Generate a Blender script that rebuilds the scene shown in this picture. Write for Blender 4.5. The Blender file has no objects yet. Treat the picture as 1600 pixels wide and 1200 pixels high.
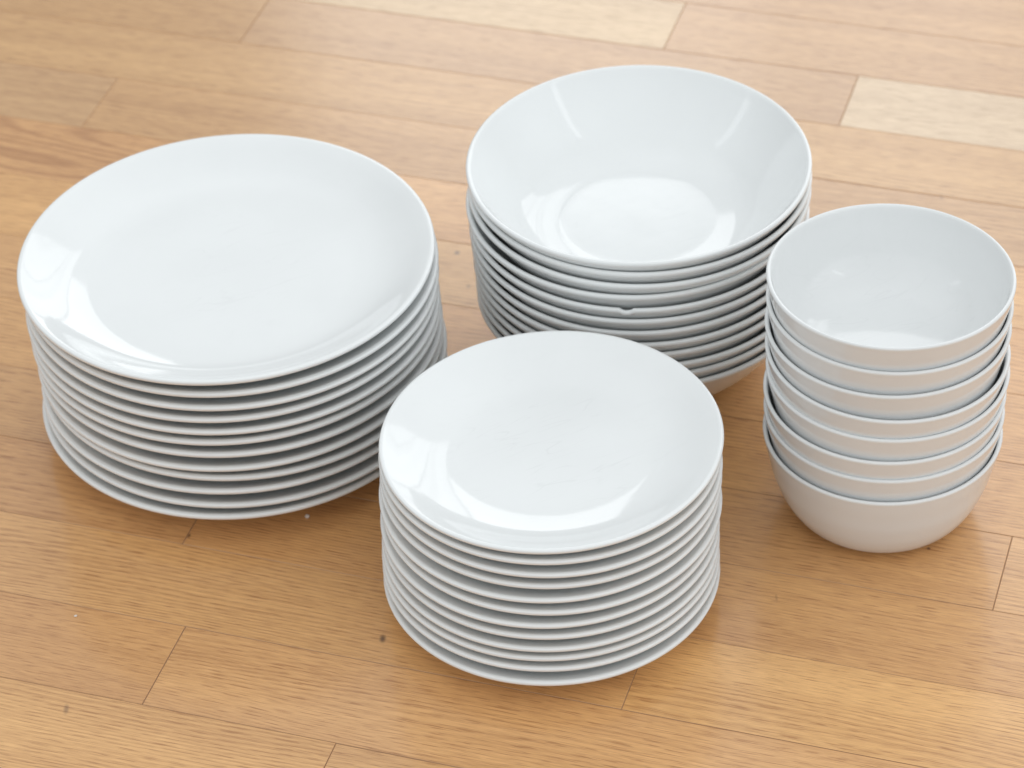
import bpy, bmesh, math, random
from mathutils import Vector, Matrix

S = 0.01  # the numbers below are centimetres; Blender units are metres
scene = bpy.context.scene
COL = scene.collection

# ------------------------------------------------------------------ camera
F_PX, PITCH, ROLL, CAM_H = 4789.0, math.radians(38.723), math.radians(-2.568), 130.756
cp, sp = math.cos(PITCH), math.sin(PITCH)
fw, up, rt = Vector((0, cp, -sp)), Vector((0, sp, cp)), Vector((1, 0, 0))
cr, sr = math.cos(ROLL), math.sin(ROLL)
right, upv = cr * rt + sr * up, -sr * rt + cr * up
cam_data = bpy.data.cameras.new("camera")
cam_data.sensor_fit = 'HORIZONTAL'
cam_data.sensor_width = 36.0
cam_data.lens = F_PX / 1600.0 * 36.0
cam_data.clip_start, cam_data.clip_end = 0.05, 60.0
cam_data.dof.use_dof = True
cam_data.dof.focus_distance = 1.80
cam_data.dof.aperture_fstop = 11.0
cam = bpy.data.objects.new("camera", cam_data)
COL.objects.link(cam)
cam.matrix_world = Matrix((
    (right.x, upv.x, -fw.x, 0.0),
    (right.y, upv.y, -fw.y, 0.0),
    (right.z, upv.z, -fw.z, CAM_H * S),
    (0, 0, 0, 1)))
scene.camera = cam

# ------------------------------------------------------------------ room light
world = bpy.data.worlds.new("World")
scene.world = world
world.use_nodes = True
wt = world.node_tree
bg = wt.nodes['Background']
# the room round the plates: pale ceiling above, dimmer walls and furniture lower down
w_tc = wt.nodes.new('ShaderNodeTexCoord')
w_sep = wt.nodes.new('ShaderNodeSeparateXYZ')
wt.links.new(w_tc.outputs['Generated'], w_sep.inputs[0])


def w_ramp(src, lo, hi, a, b):
    n = wt.nodes.new('ShaderNodeMapRange')
    n.interpolation_type = 'SMOOTHSTEP'
    for i_, v_ in ((1, lo), (2, hi), (3, a), (4, b)):
        if isinstance(v_, float):
            n.inputs[i_].default_value = v_
        else:
            wt.links.new(v_, n.inputs[i_])
    wt.links.new(src, n.inputs[0])
    return n.outputs[0]


# the wall that holds the windows is seen against the light, the opposite one is lit by them
w_wall = w_ramp(w_sep.outputs[1], -0.35, 0.45, 1.10, 0.50)
w_side = wt.nodes.new('ShaderNodeMath')      # the right hand wall catches more daylight than the left
w_side.operation = 'ADD'
wt.links.new(w_wall, w_side.inputs[0])
wt.links.new(w_ramp(w_sep.outputs[0], 0.15, 0.9, 0.0, 0.40), w_side.inputs[1])
w_low = w_ramp(w_sep.outputs[2], 0.05, 0.40, w_ramp(w_sep.outputs[0], 0.10, 0.8, 0.26, 0.80), w_side.outputs[0])
wt.links.new(w_ramp(w_sep.outputs[2], 0.55, 0.88, w_low, 1.13), bg.inputs['Strength'])
bg.inputs['Color'].default_value = (0.955, 0.985, 1.0, 1)


def window(name, x0, x1, z0, z1, y, radiance, rot, col=(0.97, 0.99, 1.0)):
    """One window pane: a rectangle lamp of the size of the pane. rot = heading of its normal."""
    w, h = x1 - x0, z1 - z0
    L = bpy.data.lights.new(name, 'AREA')
    L.shape, L.size, L.size_y = 'RECTANGLE', w, h
    L.energy = radiance * math.pi * w * h
    L.color = col
    o = bpy.data.objects.new(name, L)
    COL.objects.link(o)
    c, s = math.cos(rot), math.sin(rot)
    xm, zm = (x0 + x1) / 2, (z0 + z1) / 2
    o.location = (c * xm - s * y, s * xm + c * y + 1.6, zm)
    o.rotation_euler = (math.radians(-90), 0, rot)   # shines back towards the plates
    return o


# daylight through the window wall behind the plates, in panes with light curtains
R = random.Random(5)
for (x0, x1, n, e, top, sill) in ((-0.50, 0.70, 4, 2.1, 3.80, 0.95), (0.76, 1.75, 4, 1.7, 4.9, 0.9),
                            (1.82, 3.1, 4, 1.7, 4.9, 0.1), (3.18, 4.9, 4, 1.7, 4.9, 0.1)):
    for i in range(n):
        a, b_ = x0 + (x1 - x0) * i / n, x0 + (x1 - x0) * (i + 1) / n
        window("window_light", a, b_, sill, top, 5.0, e * R.uniform(0.78, 1.12), 0.0)
# narrow side windows
window("side_window_light", -0.12, 0.04, 1.3, 2.9, 2.6, 2.0, math.radians(-122))
window("side_window_light", -0.12, 0.12, 1.2, 2.8, 2.8, 1.5, math.radians(95))

scene.view_settings.view_transform = 'Standard'
scene.view_settings.look = 'None'
scene.view_settings.exposure = -0.06
scene.view_settings.gamma = 1.0
scene.cycles.use_denoising = True


# ------------------------------------------------------------------ helpers
def tag(o, label=None, category=None, group=None, kind=None):
    for k, v in (('label', label), ('category', category), ('group', group), ('kind', kind)):
        if v:
            o[k] = v
    return o


def new_mat(name):
    m = bpy.data.materials.new(name)
    m.use_nodes = True
    nt = m.node_tree
    return m, nt, nt.nodes['Principled BSDF']


def N(nt, kind, **kw):
    n = nt.nodes.new(kind)
    for k, v in kw.items():
        setattr(n, k, v)
    return n


def math_node(nt, op, a, b=None, c=None, clamp=False):
    n = N(nt, 'ShaderNodeMath', operation=op, use_clamp=clamp)
    for i, v in enumerate((a, b, c)):
        if v is None:
            continue
        if isinstance(v, (int, float)):
            n.inputs[i].default_value = v
        else:
            nt.links.new(v, n.inputs[i])
    return n.outputs[0]


def ramp(nt, fac, lo, hi, a=0.0, b=1.0):
    n = N(nt, 'ShaderNodeMapRange')
    n.interpolation_type = 'SMOOTHSTEP'
    nt.links.new(fac, n.inputs[0])
    n.inputs[1].default_value, n.inputs[2].default_value = lo, hi
    n.inputs[3].default_value, n.inputs[4].default_value = a, b
    return n.outputs[0]


def noise(nt, vec, scale, detail=2.0, rough=0.5, dist=0.0):
    n = N(nt, 'ShaderNodeTexNoise')
    nt.links.new(vec, n.inputs['Vector'])
    n.inputs['Scale'].default_value = scale
    n.inputs['Detail'].default_value = detail
    n.inputs['Roughness'].default_value = rough
    n.inputs['Distortion'].default_value = dist
    return n.outputs['Fac']


def mapping(nt, vec, scale, rot=(0, 0, 0), loc=(0, 0, 0)):
    n = N(nt, 'ShaderNodeMapping')
    nt.links.new(vec, n.inputs['Vector'])
    n.inputs['Scale'].default_value = scale
    n.inputs['Rotation'].default_value = rot
    n.inputs['Location'].default_value = loc
    return n.outputs[0]


def mix_col(nt, fac, a, b, mode='MIX'):
    n = N(nt, 'ShaderNodeMix', data_type='RGBA', blend_type=mode)
    for inp, v in ((n.inputs[0], fac), (n.inputs[6], a), (n.inputs[7], b)):
        if isinstance(v, (int, float)):
            inp.default_value = v
        elif isinstance(v, tuple):
            inp.default_value = v
        else:
            nt.links.new(v, inp)
    return n.outputs[2]


# ------------------------------------------------------------------ materials
def porcelain(name, base, scratch):
    """White glazed stoneware; scratch = strength of the grey cutlery marks in the well."""
    m, nt, bs = new_mat(name)
    tc = N(nt, 'ShaderNodeTexCoord')
    info = N(nt, 'ShaderNodeObjectInfo')
    off = N(nt, 'ShaderNodeVectorMath', operation='ADD')
    nt.links.new(tc.outputs['Object'], off.inputs[0])
    rnd = math_node(nt, 'MULTIPLY', info.outputs['Random'], 7.0)
    comb = N(nt, 'ShaderNodeCombineXYZ')
    nt.links.new(rnd, comb.inputs[0]); nt.links.new(rnd, comb.inputs[1])
    nt.links.new(comb.outputs[0], off.inputs[1])
    v = off.outputs[0]
    # faint unevenness of the glaze
    mott = ramp(nt, noise(nt, v, 14.0, 3.0), 0.3, 0.7, -0.012, 0.012)
    # thin marks: bands where a stretched noise crosses its middle value
    marks = None
    for i, (ang, sc) in enumerate(((0.3, 26), (1.15, 31), (1.9, 24), (2.6, 34))):
        mv = mapping(nt, v, (0.5, 3.4, 1), rot=(0, 0, ang), loc=(i * 3.1, i, 0))
        n1 = noise(nt, mv, sc, 1.0, 0.4, 0.35)
        line = ramp(nt, math_node(nt, 'ABSOLUTE', math_node(nt, 'SUBTRACT', n1, 0.5)), 0.0, 0.014, 1.0, 0.0)
        gate = ramp(nt, noise(nt, mapping(nt, v, (1, 1, 1), loc=(i * 5 + 2, 3, 0)), 36.0, 2.0), 0.50, 0.64)
        g = math_node(nt, 'MULTIPLY', line, gate)
        marks = g if marks is None else math_node(nt, 'ADD', marks, g, clamp=True)
    sep = N(nt, 'ShaderNodeSeparateXYZ')
    nt.links.new(tc.outputs['Object'], sep.inputs[0])
    rad = math_node(nt, 'SQRT', math_node(nt, 'ADD', math_node(nt, 'POWER', sep.outputs[0], 2.0),
                                          math_node(nt, 'POWER', sep.outputs[1], 2.0)))
    marks = math_node(nt, 'MULTIPLY', marks, ramp(nt, rad, 0.035, 0.085, 1.0, 0.15))
    marks = math_node(nt, 'MULTIPLY', marks, scratch)
    batch = math_node(nt, 'MULTIPLY', math_node(nt, 'SUBTRACT', info.outputs['Random'], 0.5), 0.035)
    val = math_node(nt, 'SUBTRACT', math_node(nt, 'ADD', math_node(nt, 'ADD', mott, 1.0), batch), marks)
    hsv = N(nt, 'ShaderNodeHueSaturation')
    hsv.inputs['Color'].default_value = base
    nt.links.new(val, hsv.inputs['Value'])
    nt.links.new(hsv.outputs[0], bs.inputs['Base Color'])
    bs.inputs['IOR'].default_value = 1.52
    nt.links.new(math_node(nt, 'ADD', math_node(nt, 'MULTIPLY', marks, 0.6), 0.075), bs.inputs['Roughness'])
    bump = N(nt, 'ShaderNodeBump')
    bump.inputs['Strength'].default_value = 0.05
    bump.inputs['Distance'].default_value = 0.0007
    nt.links.new(noise(nt, v, 55.0, 2.0), bump.inputs['Height'])
    nt.links.new(bump.outputs[0], bs.inputs['Normal'])
    return m


WHITE = (0.835, 0.855, 0.855, 1)
MAT = {
    'dinner_plate': porcelain("dinner_plate_glaze", WHITE, 0.03),
    'side_plate': porcelain("side_plate_glaze", WHITE, 0.045),
    'deep_plate': porcelain("deep_plate_glaze", WHITE, 0.02),
    'bowl': porcelain("bowl_glaze", (0.82, 0.835, 0.835, 1), 0.035),
}

KNOTS = [  # x, y (cm), half length, half width, darkness
    (-8.71, 138.46, 0.34, 0.20, 0.85), (-3.54, 178.47, 0.24, 0.20, 0.75), (-2.78, 174.41, 0.28, 0.16, 0.35),
    (25.95, 144.51, 0.12, 0.12, 0.9), (-27.9, 133.5, 0.40, 0.16, 0.5), (-21.3, 148.95, 0.22, 0.14, 0.8),
    (32.0, 182.7, 0.3, 0.16, 0.35), (15.9, 140.6, 0.3, 0.08, 0.3),
]


def oak():
    m, nt, bs = new_mat("oak_strip")
    tc = N(nt, 'ShaderNodeTexCoord')
    info = N(nt, 'ShaderNodeObjectInfo')
    comb = N(nt, 'ShaderNodeCombineXYZ')
    nt.links.new(math_node(nt, 'MULTIPLY', info.outputs['Random'], 43.0), comb.inputs[0])
    nt.links.new(math_node(nt, 'MULTIPLY', info.outputs['Random'], 17.0), comb.inputs[1])
    off = N(nt, 'ShaderNodeVectorMath', operation='ADD')
    nt.links.new(tc.outputs['Object'], off.inputs[0])
    nt.links.new(comb.outputs[0], off.inputs[1])
    v0 = off.outputs[0]
    # gentle waver of the grain
    wn = N(nt, 'ShaderNodeTexNoise')
    nt.links.new(mapping(nt, v0, (3.0, 9.0, 1)), wn.inputs['Vector'])
    wn.inputs['Scale'].default_value = 1.0
    wn.inputs['Detail'].default_value = 2.0
    wob = math_node(nt, 'MULTIPLY', math_node(nt, 'SUBTRACT', wn.outputs['Fac'], 0.5), 0.016)
    wc = N(nt, 'ShaderNodeCombineXYZ')
    nt.links.new(wob, wc.inputs[1])
    va = N(nt, 'ShaderNodeVectorMath', operation='ADD')
    nt.links.new(v0, va.inputs[0]); nt.links.new(wc.outputs[0], va.inputs[1])
    v = va.outputs[0]
    broad = noise(nt, mapping(nt, v, (2.2, 34.0, 1)), 1.0, 3.0, 0.55)
    fibre = noise(nt, mapping(nt, v, (16.0, 900.0, 1)), 1.0, 3.0, 0.65)
    fine = noise(nt, mapping(nt, v, (70.0, 2000.0, 1)), 1.0, 2.0, 0.55)
    pores = ramp(nt, noise(nt, mapping(nt, v, (55.0, 1500.0, 1)), 1.0, 1.5, 0.5), 0.53, 0.62)
    # growth layers along the strip; the open pores sit in the dark half of each layer
    sep0 = N(nt, 'ShaderNodeSeparateXYZ')
    nt.links.new(v0, sep0.inputs[0])
    drift = noise(nt, mapping(nt, v0, (1.3, 9.0, 1)), 1.0, 2.0, 0.5)
    phase = math_node(nt, 'ADD', math_node(nt, 'MULTIPLY', sep0.outputs[1], 290.0), math_node(nt, 'MULTIPLY', drift, 26.0))
    early = ramp(nt, math_node(nt, 'PINGPONG', phase, 0.5), 0.05, 0.45)
    bold = ramp(nt, noise(nt, mapping(nt, v0, (2.0, 26.0, 1), loc=(9, 4, 0)), 1.0, 2.0), 0.35, 0.68, 0.15, 1.0)
    poregate = math_node(nt, 'ADD', math_node(nt, 'MULTIPLY', early, 0.75), 0.2)
    pores = math_node(nt, 'MULTIPLY', pores, poregate)
    early = math_node(nt, 'MULTIPLY', early, bold)
    streak = noise(nt, mapping(nt, v, (2.5, 130.0, 1)), 1.0, 2.0, 0.5)
    # growth rings: contour lines of a long smooth field
    ringf = noise(nt, mapping(nt, v0, (2.6, 15.0, 1)), 1.0, 0.6, 0.4)
    rings = math_node(nt, 'PINGPONG', math_node(nt, 'MULTIPLY', ringf, 26.0), 1.0)
    rings = ramp(nt, rings, 0.0, 0.55, 1.0, 0.0)
    sepc = N(nt, 'ShaderNodeSeparateColor')
    nt.links.new(info.outputs['Color'], sepc.inputs[0])
    ringamt = math_node(nt, 'SUBTRACT', 1.0, info.outputs['Alpha'])
    rings = math_node(nt, 'MULTIPLY', rings, ringamt)
    # medullary flecks: pale dashes lying across the grain
    fl = ramp(nt, noise(nt, mapping(nt, v, (90.0, 130.0, 1), rot=(0, 0, 0.5)), 1.0, 1.0, 0.3, 0.6), 0.66, 0.76)
    dark = math_node(nt, 'MULTIPLY', ramp(nt, broad, 0.30, 0.70), 0.20)
    dark = math_node(nt, 'ADD', dark, math_node(nt, 'MULTIPLY', ramp(nt, fibre, 0.34, 0.66), 0.15))
    dark = math_node(nt, 'ADD', dark, math_node(nt, 'MULTIPLY', ramp(nt, fine, 0.32, 0.68), 0.30))
    dark = math_node(nt, 'ADD', dark, math_node(nt, 'MULTIPLY', ramp(nt, streak, 0.35, 0.65), 0.08))
    dark = math_node(nt, 'ADD', dark, math_node(nt, 'MULTIPLY', early, 0.22))
    dark = math_node(nt, 'ADD', dark, math_node(nt, 'MULTIPLY', pores, 0.52))
    dark = math_node(nt, 'ADD', dark, math_node(nt, 'MULTIPLY', rings, 0.42))
    dark = math_node(nt, 'SUBTRACT', dark, math_node(nt, 'MULTIPLY', fl, 0.05), clamp=True)
    light = mix_col(nt, 1.0, (0.885, 0.515, 0.212, 1), info.outputs['Color'], 'MULTIPLY')
    deep = mix_col(nt, 1.0, (0.44, 0.203, 0.068, 1), info.outputs['Color'], 'MULTIPLY')
    col = mix_col(nt, dark, light, deep)
    # knots and specks at their places on the floor
    geo = N(nt, 'ShaderNodeNewGeometry')
    for (x, y, a, b_, k) in KNOTS:
        mv = mapping(nt, geo.outputs['Position'], (1 / (b_ * S), 1 / (a * S), 0),
                     loc=(0, 0, 0))
        sub = N(nt, 'ShaderNodeVectorMath', operation='SUBTRACT')
        nt.links.new(mv, sub.inputs[0])
        sub.inputs[1].default_value = (x / b_, y / a, 0)
        ln = N(nt, 'ShaderNodeVectorMath', operation='LENGTH')
        nt.links.new(sub.outputs[0], ln.inputs[0])
        d = math_node(nt, 'ADD', ln.outputs['Value'], math_node(nt, 'MULTIPLY', math_node(nt, 'SUBTRACT', fine, 0.5), 0.9))
        col = mix_col(nt, ramp(nt, d, 0.25, 1.5, k, 0.0), col, (0.10, 0.045, 0.022, 1))
    nt.links.new(col, bs.inputs['Base Color'])
    bs.inputs['IOR'].default_value = 1.5
    bs.inputs['Coat Weight'].default_value = 1.0
    bs.inputs['Coat IOR'].default_value = 1.6
    bs.inputs['Coat Roughness'].default_value = 0.17
    rr = math_node(nt, 'ADD', 0.30, math_node(nt, 'MULTIPLY', pores, 0.12))
    rr = math_node(nt, 'ADD', rr, math_node(nt, 'MULTIPLY', noise(nt, geo.outputs['Position'], 6.0, 2.0), 0.10))
    nt.links.new(rr, bs.inputs['Roughness'])
    bump = N(nt, 'ShaderNodeBump')
    bump.inputs['Strength'].default_value = 0.35
    bump.inputs['Distance'].default_value = 0.0004
    h = math_node(nt, 'ADD', math_node(nt, 'MULTIPLY', pores, -1.0), math_node(nt, 'MULTIPLY', fibre, 0.5))
    nt.links.new(h, bump.inputs['Height'])
    nt.links.new(bump.outputs[0], bs.inputs['Normal'])
    return m


OAK = oak()
JOINT, nt_, bs_ = new_mat("joint_glue")
bs_.inputs['Base Color'].default_value = (0.34, 0.19, 0.10, 1)
bs_.inputs['Roughness'].default_value = 0.7
EDGE, nt_, bs_ = new_mat("strip_edge")
bs_.inputs['Base Color'].default_value = (0.55, 0.32, 0.165, 1)
bs_.inputs['Roughness'].default_value = 0.6

# ------------------------------------------------------------------ floor
AZ = math.radians(-18.646)
ROW_W, ROW_OFF = 7.1429, 112.0046
U0, U1, ROW0, ROW1 = -230.0, 130.0, -9, 27

sub_me = bpy.data.meshes.new("floor")
ca, sa = math.cos(AZ), math.sin(AZ)


def uv(u, v):
    return Vector((ca * u - sa * v, sa * u + ca * v, 0)) * S


v0_, v1_ = ROW_OFF + ROW0 * ROW_W, ROW_OFF + ROW1 * ROW_W
origin = uv((U0 + U1) / 2, (v0_ + v1_) / 2)
hu, hv = (U1 - U0) / 2 * S, (v1_ - v0_) / 2 * S
TH = 1.4 * S
GLUE = -0.0005
bm = bmesh.new()
bmesh.ops.create_cube(bm, size=1.0)
for v in bm.verts:
    v.co = Vector((v.co.x * 2 * hu, v.co.y * 2 * hv, (v.co.z - 0.5) * 0.012 + GLUE))
bm.to_mesh(sub_me); bm.free()
sub_me.materials.append(JOINT)
floor = bpy.data.objects.new("floor", sub_me)
COL.objects.link(floor)
floor.location = origin
floor.rotation_euler = (0, 0, AZ)
tag(floor, "oak parquet floor of long narrow strips, satin varnished", None, None, 'structure')

# joints of each row that the photograph shows (cm along the row), the others fall where things hide them
JOINTS = {
    0: [-101, -52.3, -3], 1: [-113, -64.8, -16], 2: [-84.9, -36.6, 12], 3: [-116, -67.9, -44, 4],
    4: [-113, -64, -16.7], 5: [-96, -48.5, -3], 6: [-118, -70, -28], 7: [-128, -80, -37, 6],
    8: [-120, -74, -26], 9: [-93.4, -45.5, 3], 10: [-108, -55, -7], 11: [-85.9, -37.3, 11],
    12: [-101, -52.9, -5], 13: [-118, -70, -20],
}
# tone of the strips in view: (row, index of the piece from the left of the list) -> r, g, b, rings
TONE = {
    (0, 1): (1.06, 1.06, 1.02, .1), (0, 2): (0.99, 0.98, 0.97, .1),
    (1, 1): (0.93, 0.88, 0.84, .0), (1, 2): (1.01, 0.99, 0.99, .1), (1, 3): (0.98, 0.98, 0.98, .0),
    (2, 0): (1.03, 1.02, 1.0, .2), (2, 1): (1.0, 0.99, 0.97, .1), (2, 2): (1.09, 1.10, 1.06, .0),
    (3, 1): (0.93, 0.90, 0.90, .1), (3, 2): (0.95, 0.91, 0.88, .1), (3, 3): (0.96, 0.93, 0.90, .1),
    (4, 1): (0.92, 0.92, 0.95, .1), (4, 2): (0.95, 0.92, 0.9, .0), (4, 3): (1.02, 1.02, 1.04, .1),
    (5, 1): (1.0, 1.0, 1.0, .1), (5, 2): (0.98, 0.95, 0.92, .1), (5, 0): (1.0, 1.0, 1.0, .1),
    (6, 1): (0.97, 0.97, 0.99, .1), (6, 2): (1.0, 0.98, 0.96, .1), (6, 3): (1.02, 1.0, 1.0, .2),
    (7, 0): (1.05, 1.06, 1.04, .1), (7, 1): (1.05, 1.06, 1.04, .1), (7, 2): (0.98, 1.02, 1.05, .1), (7, 3): (1.03, 1.0, .98, .1),
    (8, 1): (0.94, 0.91, 0.90, .85), (8, 2): (0.98, 0.97, 0.98, .1), (8, 3): (1.06, 1.08, 1.06, .1),
    (9, 0): (0.99, 1.0, 1.04, .3), (9, 1): (1.0, 0.97, 0.93, .15), (9, 2): (1.04, 1.04, 1.06, .3),
    (10, 0): (1.03, 1.02, 0.98, .1), (10, 1): (1.04, 1.03, 0.99, .1), (10, 2): (1.08, 1.08, 1.04, .1),
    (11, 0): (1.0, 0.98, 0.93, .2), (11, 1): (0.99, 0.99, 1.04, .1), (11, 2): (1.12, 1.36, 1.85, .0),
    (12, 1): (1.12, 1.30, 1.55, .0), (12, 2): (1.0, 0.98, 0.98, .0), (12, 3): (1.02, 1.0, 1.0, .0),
    (13, 2): (1.04, 1.02, 1.02, .0), (13, 1): (1.04, 1.02, 1.02, .0),
}
R = random.Random(11)
for row in range(ROW0, ROW1):
    js = list(JOINTS.get(row, []))
    first = js[0] if js else R.uniform(-130, -90)
    if not js:
        js = [first]
        while js[-1] < 10:
            js.append(js[-1] + R.choice((48.3, 48.3, 42, 36)))
    n_left = 0
    while js[0] > U0 + 55:
        js.insert(0, js[0] - 48.3); n_left += 1
    while js[-1] < U1 - 55:
        js.append(js[-1] + 48.3)
    edges = [U0] + js + [U1]
    va, vb = ROW_OFF + row * ROW_W, ROW_OFF + (row + 1) * ROW_W
    for i in range(len(edges) - 1):
        a, b_ = edges[i], edges[i + 1]
        L, W = (b_ - a) * S, (vb - va) * S
        g = R.uniform(0.0001, 0.0003)
        bm = bmesh.new()
        bv = R.uniform(0.00015, 0.0003)
        lift = R.uniform(-0.00006, 0.00006)
        rings_ = []
        for (ins, z) in ((0.0, -0.009), (0.0, -bv), (bv, 0.0)):
            x, y = L / 2 - g - ins, W / 2 - g - ins
            rings_.append([bm.verts.new((sx * x, sy * y, z + lift)) for sx, sy in ((-1, -1), (1, -1), (1, 1), (-1, 1))])
        for p_, q_ in zip(rings_, rings_[1:]):
            for j in range(4):
                bm.faces.new((p_[j], p_[(j + 1) % 4], q_[(j + 1) % 4], q_[j]))
        for f_ in bm.faces:
            f_.material_index = 1
        bm.faces.new(rings_[-1])
        me = bpy.data.meshes.new("plank")
        bm.to_mesh(me); bm.free()
        me.materials.append(OAK)
        me.materials.append(EDGE)
        o = bpy.data.objects.new("plank", me)
        COL.objects.link(o)
        o.parent = floor
        o.location = ((a + b_) / 2 * S - (U0 + U1) / 2 * S, (va + vb) / 2 * S - (v0_ + v1_) / 2 * S, 0)
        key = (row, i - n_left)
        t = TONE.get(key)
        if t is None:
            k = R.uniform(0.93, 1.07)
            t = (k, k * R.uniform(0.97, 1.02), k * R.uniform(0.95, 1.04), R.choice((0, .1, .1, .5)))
        sheen_tint = (0.84, 0.88, 0.97) if row >= 9 else (1, 1, 1)     # farther rows darkened and greyed, window sheen put into their colour
        o.color = tuple(l_ * (1 + (c_ - 1) * 1.1) for l_, c_ in zip(sheen_tint, t[:3])) + (1.0 - t[3],)


# ------------------------------------------------------------------ crockery
def spline(pts, n=6):
    """Catmull-Rom through the profile points."""
    out = []
    P = [pts[0]] + list(pts) + [pts[-1]]
    for i in range(1, len(P) - 2):
        p0, p1, p2, p3 = (Vector(p) for p in P[i - 1:i + 3])
        for j in range(n):
            t = j / n
            out.append(0.5 * ((2 * p1) + (p2 - p0) * t + (2 * p0 - 5 * p1 + 4 * p2 - p3) * t * t
                              + (3 * p1 - p0 - 3 * p2 + p3) * t ** 3))
    out.append(Vector(pts[-1]))
    return [(max(p[0], 0.0), p[1]) for p in out]


def lathe(name, profile, mat, segs=160, chip=None):
    bm = bmesh.new()
    prev = None
    for (r, z) in profile:
        if r < 1e-6:
            ring = [bm.verts.new((0, 0, z * S))]
        else:
            ring = []
            for i in range(segs):
                a = 2 * math.pi * i / segs
                rr, zz = r, z
                if chip:
                    ang, wid, dep, zc = chip
                    dd = (a - ang + math.pi) % (2 * math.pi) - math.pi
                    k = max(0.0, 1 - (dd / wid) ** 2)
                    if k > 0 and z > zc:
                        zz = z - min(dep * k ** 0.5, z - zc)
                ring.append(bm.verts.new((rr * math.cos(a) * S, rr * math.sin(a) * S, zz * S)))
        if prev is not None:
            if len(prev) == 1 and len(ring) > 1:
                for i in range(segs):
                    bm.faces.new((prev[0], ring[(i + 1) % segs], ring[i]))
            elif len(ring) == 1 and len(prev) > 1:
                for i in range(segs):
                    bm.faces.new((prev[i], prev[(i + 1) % segs], ring[0]))
            else:
                for i in range(segs):
                    j = (i + 1) % segs
                    bm.faces.new((prev[i], prev[j], ring[j], ring[i]))
        prev = ring
    bmesh.ops.recalc_face_normals(bm, faces=bm.faces)
    for f in bm.faces:
        f.smooth = True
    me = bpy.data.meshes.new(name)
    bm.to_mesh(me); bm.free()
    me.materials.append(mat)
    return me

# x, y of the centre, height of the rim (cm), tilt in degrees; from the top of each stack downwards
DINNER = [
    (-18.092, 160.614, 13.906, -0.28, -0.18),
    (-17.871, 160.671, 12.838, -0.14, -0.05),
    (-17.915, 160.715, 11.769, 0.16, -0.14),
    (-17.997, 160.783, 10.755, -0.18, -0.08),
    (-17.937, 160.805, 9.671, 0.00, 0.15),
    (-17.923, 160.969, 8.742, -0.24, 0.10),
    (-17.827, 161.001, 7.664, 0.17, 0.27),
    (-17.834, 161.053, 6.604, -0.19, -0.25),
    (-17.669, 161.155, 5.601, 0.52, 0.27),
    (-17.801, 161.157, 4.514, -0.08, 0.06),
    (-17.723, 161.161, 3.398, 0.10, -0.22),
    (-17.974, 161.144, 2.236, -0.08, 0.04),
]
SIDE = [
    (2.219, 143.287, 11.571, -1.11, -0.03),
    (2.126, 143.210, 10.760, -0.09, 0.01),
    (2.156, 143.093, 9.868, 0.04, -0.07),
    (2.122, 143.034, 9.038, 0.00, -0.02),
    (2.001, 142.855, 8.085, -0.21, -0.11),
    (2.123, 142.752, 7.212, 0.17, -0.10),
    (1.965, 142.602, 6.292, -0.13, -0.06),
    (2.000, 142.537, 5.456, 0.01, -0.01),
    (1.969, 142.419, 4.564, -0.01, -0.10),
    (1.938, 142.403, 3.776, -0.05, 0.05),
    (1.950, 142.333, 2.938, 0.06, 0.23),
    (1.956, 142.070, 2.023, 0.04, 0.01),
]
DEEP = [
    (8.961, 166.142, 15.767, -0.00, -0.55),
    (9.036, 166.172, 14.836, 0.25, -0.12),
    (9.006, 166.177, 13.886, 0.18, -0.02),
    (8.818, 166.218, 12.971, -0.51, 0.14),
    (8.931, 166.184, 11.973, -0.23, -0.09),
    (8.955, 166.204, 11.047, -0.12, 0.09),
    (8.997, 166.220, 10.109, -0.16, -0.01),
    (9.067, 166.227, 9.163, -0.04, -0.07),
    (9.113, 166.275, 8.267, -0.02, 0.00),
    (9.211, 166.271, 7.309, 0.17, -0.09),
    (9.242, 166.325, 6.418, 0.15, 0.04),
    (9.272, 166.371, 5.492, -0.00, -0.01),
]
BOWL = [
    (23.411, 149.520, 18.024, 0.78, 0.70),
    (23.401, 149.515, 16.274, 0.91, -0.28),
    (23.357, 149.437, 14.557, -0.11, -0.30),
    (23.390, 149.311, 12.738, 1.22, -0.48),
    (23.468, 149.342, 11.183, 0.13, -0.16),
    (23.341, 149.312, 9.475, -0.07, -0.31),
    (23.376, 149.369, 7.908, 0.00, 0.15),
    (23.340, 149.273, 6.282, -0.02, 0.02),
]
CHIP_A = -0.13

# profiles: (radius, height) from the middle underneath, over the foot ring and the rim, to the middle of the well
P_DINNER = [(0, .40), (4, .40), (7.3, .38), (7.65, .28), (7.8, .04), (8.0, 0), (8.25, .04), (8.5, .28), (9.0, .46),
            (10.2, .80), (11.6, 1.34), (12.7, 1.80), (13.22, 2.06), (13.43, 2.20), (13.5, 2.36), (13.44, 2.49),
            (13.3, 2.52), (13.12, 2.48), (12.6, 2.22), (11.9, 1.84), (11.2, 1.50), (10.5, 1.23), (9.7, 1.035), (8.8, .94), (7.6, .91), (4, .90), (0, .90)]
P_SIDE = [(0, .34), (3, .34), (5.3, .33), (5.6, .24), (5.75, .04), (5.9, 0), (6.1, .04), (6.3, .26), (6.8, .42),
          (7.8, .72), (8.9, 1.14), (9.8, 1.52), (10.22, 1.73), (10.42, 1.87), (10.485, 2.01), (10.43, 2.13),
          (10.3, 2.16), (10.14, 2.12), (9.6, 1.89), (9.0, 1.61), (8.3, 1.32), (7.5, 1.07), (6.7, .91), (5.8, .82), (4, .78), (0, .77)]
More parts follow.
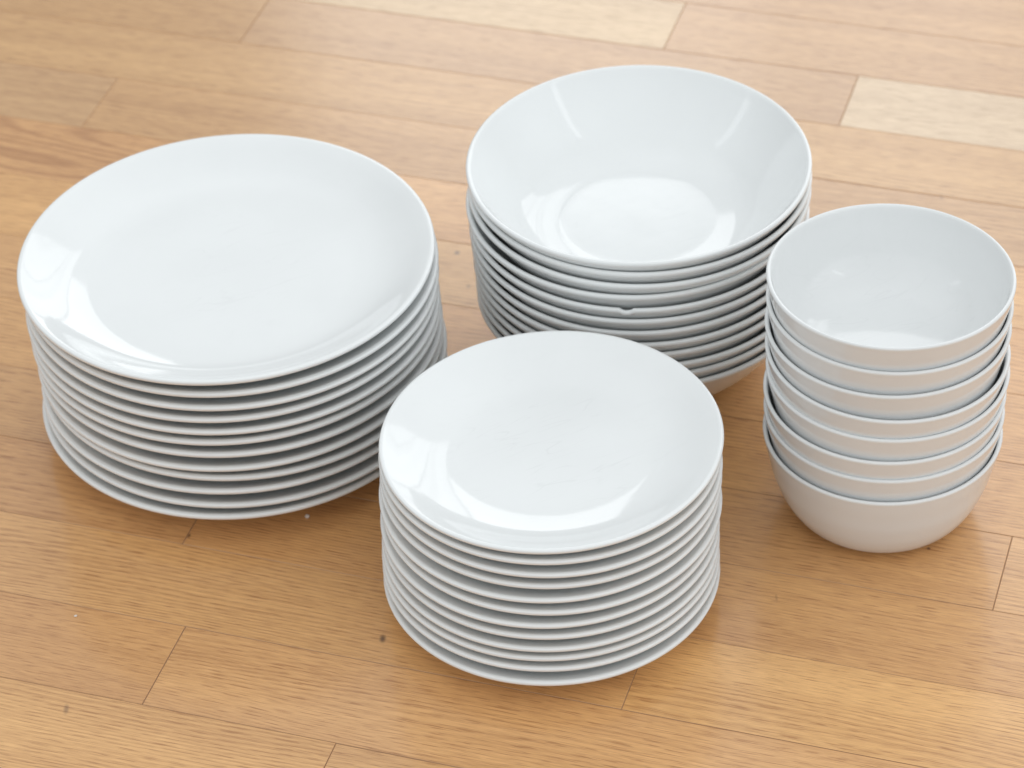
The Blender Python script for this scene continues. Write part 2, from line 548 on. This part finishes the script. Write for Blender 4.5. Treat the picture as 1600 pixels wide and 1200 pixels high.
P_DEEP = [(0, .35), (3, .35), (4.8, .34), (5.05, .24), (5.2, .04), (5.35, 0), (5.55, .04), (5.75, .24), (6.1, .32), (6.8, .40),
          (7.4, .62), (7.9, .98), (8.4, 1.47), (9.0, 2.15), (9.6, 2.92), (10.2, 3.74), (10.75, 4.52), (11.12, 5.05), (11.30, 5.32), (11.345, 5.46), (11.31, 5.58),
          (11.19, 5.64), (11.03, 5.57), (10.85, 5.30), (10.62, 4.94), (10.15, 4.24), (9.58, 3.46), (9.0, 2.74), (8.4, 2.10), (7.8, 1.58), (7.2, 1.26), (6.6, 1.09), (5.9, .985), (5.45, .94), (5.2, .922), (5.0, .918), (4.4, .915), (2, .91), (0, .91)]
P_BOWL = [(0, .40), (2, .40), (3.6, .38), (4.2, .26), (4.3, .05), (4.45, 0), (4.7, .05), (4.98, .16), (5.42, .38), (5.76, .68), (6.15, 1.26), (6.48, 1.92), (6.74, 2.6),
          (7.02, 3.5), (7.23, 4.5), (7.42, 5.35), (7.54, 5.95), (7.587, 6.18), (7.55, 6.29),
          (7.45, 6.33), (7.34, 6.27), (7.25, 6.02), (7.12, 5.3), (6.93, 4.4), (6.70, 3.55), (6.40, 2.9), (5.98, 2.34), (5.4, 1.88), (4.7, 1.56), (3.9, 1.39), (3, 1.33), (1.5, 1.32), (0, 1.32)]

SETS = [
    ('dinner_plate', P_DINNER, 2.38, DINNER, 'plate', 'large dinner plates in the wide stack'),
    ('side_plate', P_SIDE, 2.03, SIDE, 'plate', 'small plates in the front stack'),
    ('deep_plate', P_DEEP, 5.46, DEEP, 'deep plate', 'deep plates in the rear stack'),
    ('bowl', P_BOWL, 6.18, BOWL, 'bowl', 'small bowls in the right hand stack'),
]
ORD = ['topmost', 'second from top', 'third from top', 'fourth from top', 'fifth from top', 'sixth from top']
ORD_UP = {1: 'lowest', 2: 'second from bottom', 3: 'third from bottom', 4: 'fourth from bottom', 5: 'fifth from bottom', 6: 'sixth from bottom'}
DESC = {
    'dinner_plate': ('large flat white dinner plate', 'in the widest stack'),
    'side_plate': ('small flat white side plate', 'in the front stack'),
    'deep_plate': ('wide deep white soup plate', 'in the rear stack'),
    'bowl': ('small steep sided white bowl', 'in the stack of bowls'),
}


def where(k, n):
    return ORD[k] if k < (n + 1) // 2 else ORD_UP[n - k]


for name, prof, h_eq, places, cat, group in SETS:
    me = lathe(name, spline(prof), MAT[name])
    n = len(places)
    head, tail_ = DESC[name]
    proto = None
    for k, (x, y, z, tx, ty) in enumerate(places):
        if proto is None:
            o = proto = bpy.data.objects.new(name, me)
        else:
            o = proto.copy()
        COL.objects.link(o)
        nrm = Vector((math.radians(tx), math.radians(ty), 1)).normalized()
        q = Vector((0, 0, 1)).rotation_difference(nrm)
        spin = Matrix.Rotation(1.7 * k + 0.4, 4, 'Z')
        m = q.to_matrix().to_4x4() @ spin
        z0 = max(z - h_eq, 0.0) if k < n - 1 else 0.0
        c = Vector((x, y, z0 + h_eq)) * S - m.to_3x3() @ Vector((0, 0, h_eq * S))
        if k == n - 1:
            c.z = 0.0003
            m = spin
        wx, wy = 1 + 0.003 * math.sin(k * 2.3 + 1), 1 + 0.003 * math.sin(k * 3.9)    # fired a touch out of round
        o.matrix_world = Matrix.Translation(c) @ m @ Matrix.Diagonal((wx, wy, 1, 1))
        extra = ''
        if name == 'deep_plate' and k == 4:
            ang = -math.pi / 2 + CHIP_A - (1.7 * k + 0.4)
            o.data = lathe(name, spline(prof), MAT[name], segs=720, chip=(ang % (2 * math.pi), 0.036, 0.17, 5.2))
            extra = ' with a chipped rim'
        lab = "%s%s, %s %s" % (head, extra, where(k, n), tail_)
        if k == 0:
            lab = {'dinner_plate': "large flat white dinner plate lying open on top of the widest stack",
                   'side_plate': "small flat white plate with scratched centre on top of the front stack",
                   'deep_plate': "wide deep white plate with shiny well on top of the rear stack",
                   'bowl': "small white bowl with worn grey scratches inside, on top of its stack"}[name]
        if k == n - 1:
            lab = {'dinner_plate': "lowest large white dinner plate, standing on the floor under the widest stack",
                   'side_plate': "lowest small white plate, standing on the floor under the front stack",
                   'deep_plate': "lowest deep white plate, standing on the floor under the rear stack",
                   'bowl': "lowest small white bowl, its whole round side showing, standing on the floor"}[name]
        tag(o, lab, cat, group)


# crumbs on the floor
def crumb(name, label, x, y, rad, seed, flat):
    rr = random.Random(seed)
    bm = bmesh.new()
    bmesh.ops.create_icosphere(bm, subdivisions=2, radius=rad * S)
    for v in bm.verts:
        v.co *= rr.uniform(0.8, 1.15)
        v.co.z *= flat
    lo = min(v.co.z for v in bm.verts)
    for v in bm.verts:
        v.co.z -= lo
    me = bpy.data.meshes.new(name)
    bm.to_mesh(me); bm.free()
    m, nt, bs = new_mat("crumb_white")
    bs.inputs['Base Color'].default_value = (0.8, 0.74, 0.68, 1)
    bs.inputs['Roughness'].default_value = 0.8
    me.materials.append(m)
    o = bpy.data.objects.new(name, me)
    COL.objects.link(o)
    o.location = (x * S, y * S, 0)
    tag(o, label, 'crumb')


crumb("crumb", "tiny white crumb on the floor just in front of the widest stack", -13.67, 150.19, 0.15, 3, 0.8)
crumb("crumb", "pale speck on the floor left of the widest stack's front", -28.02, 141.75, 0.10, 8, 0.4)
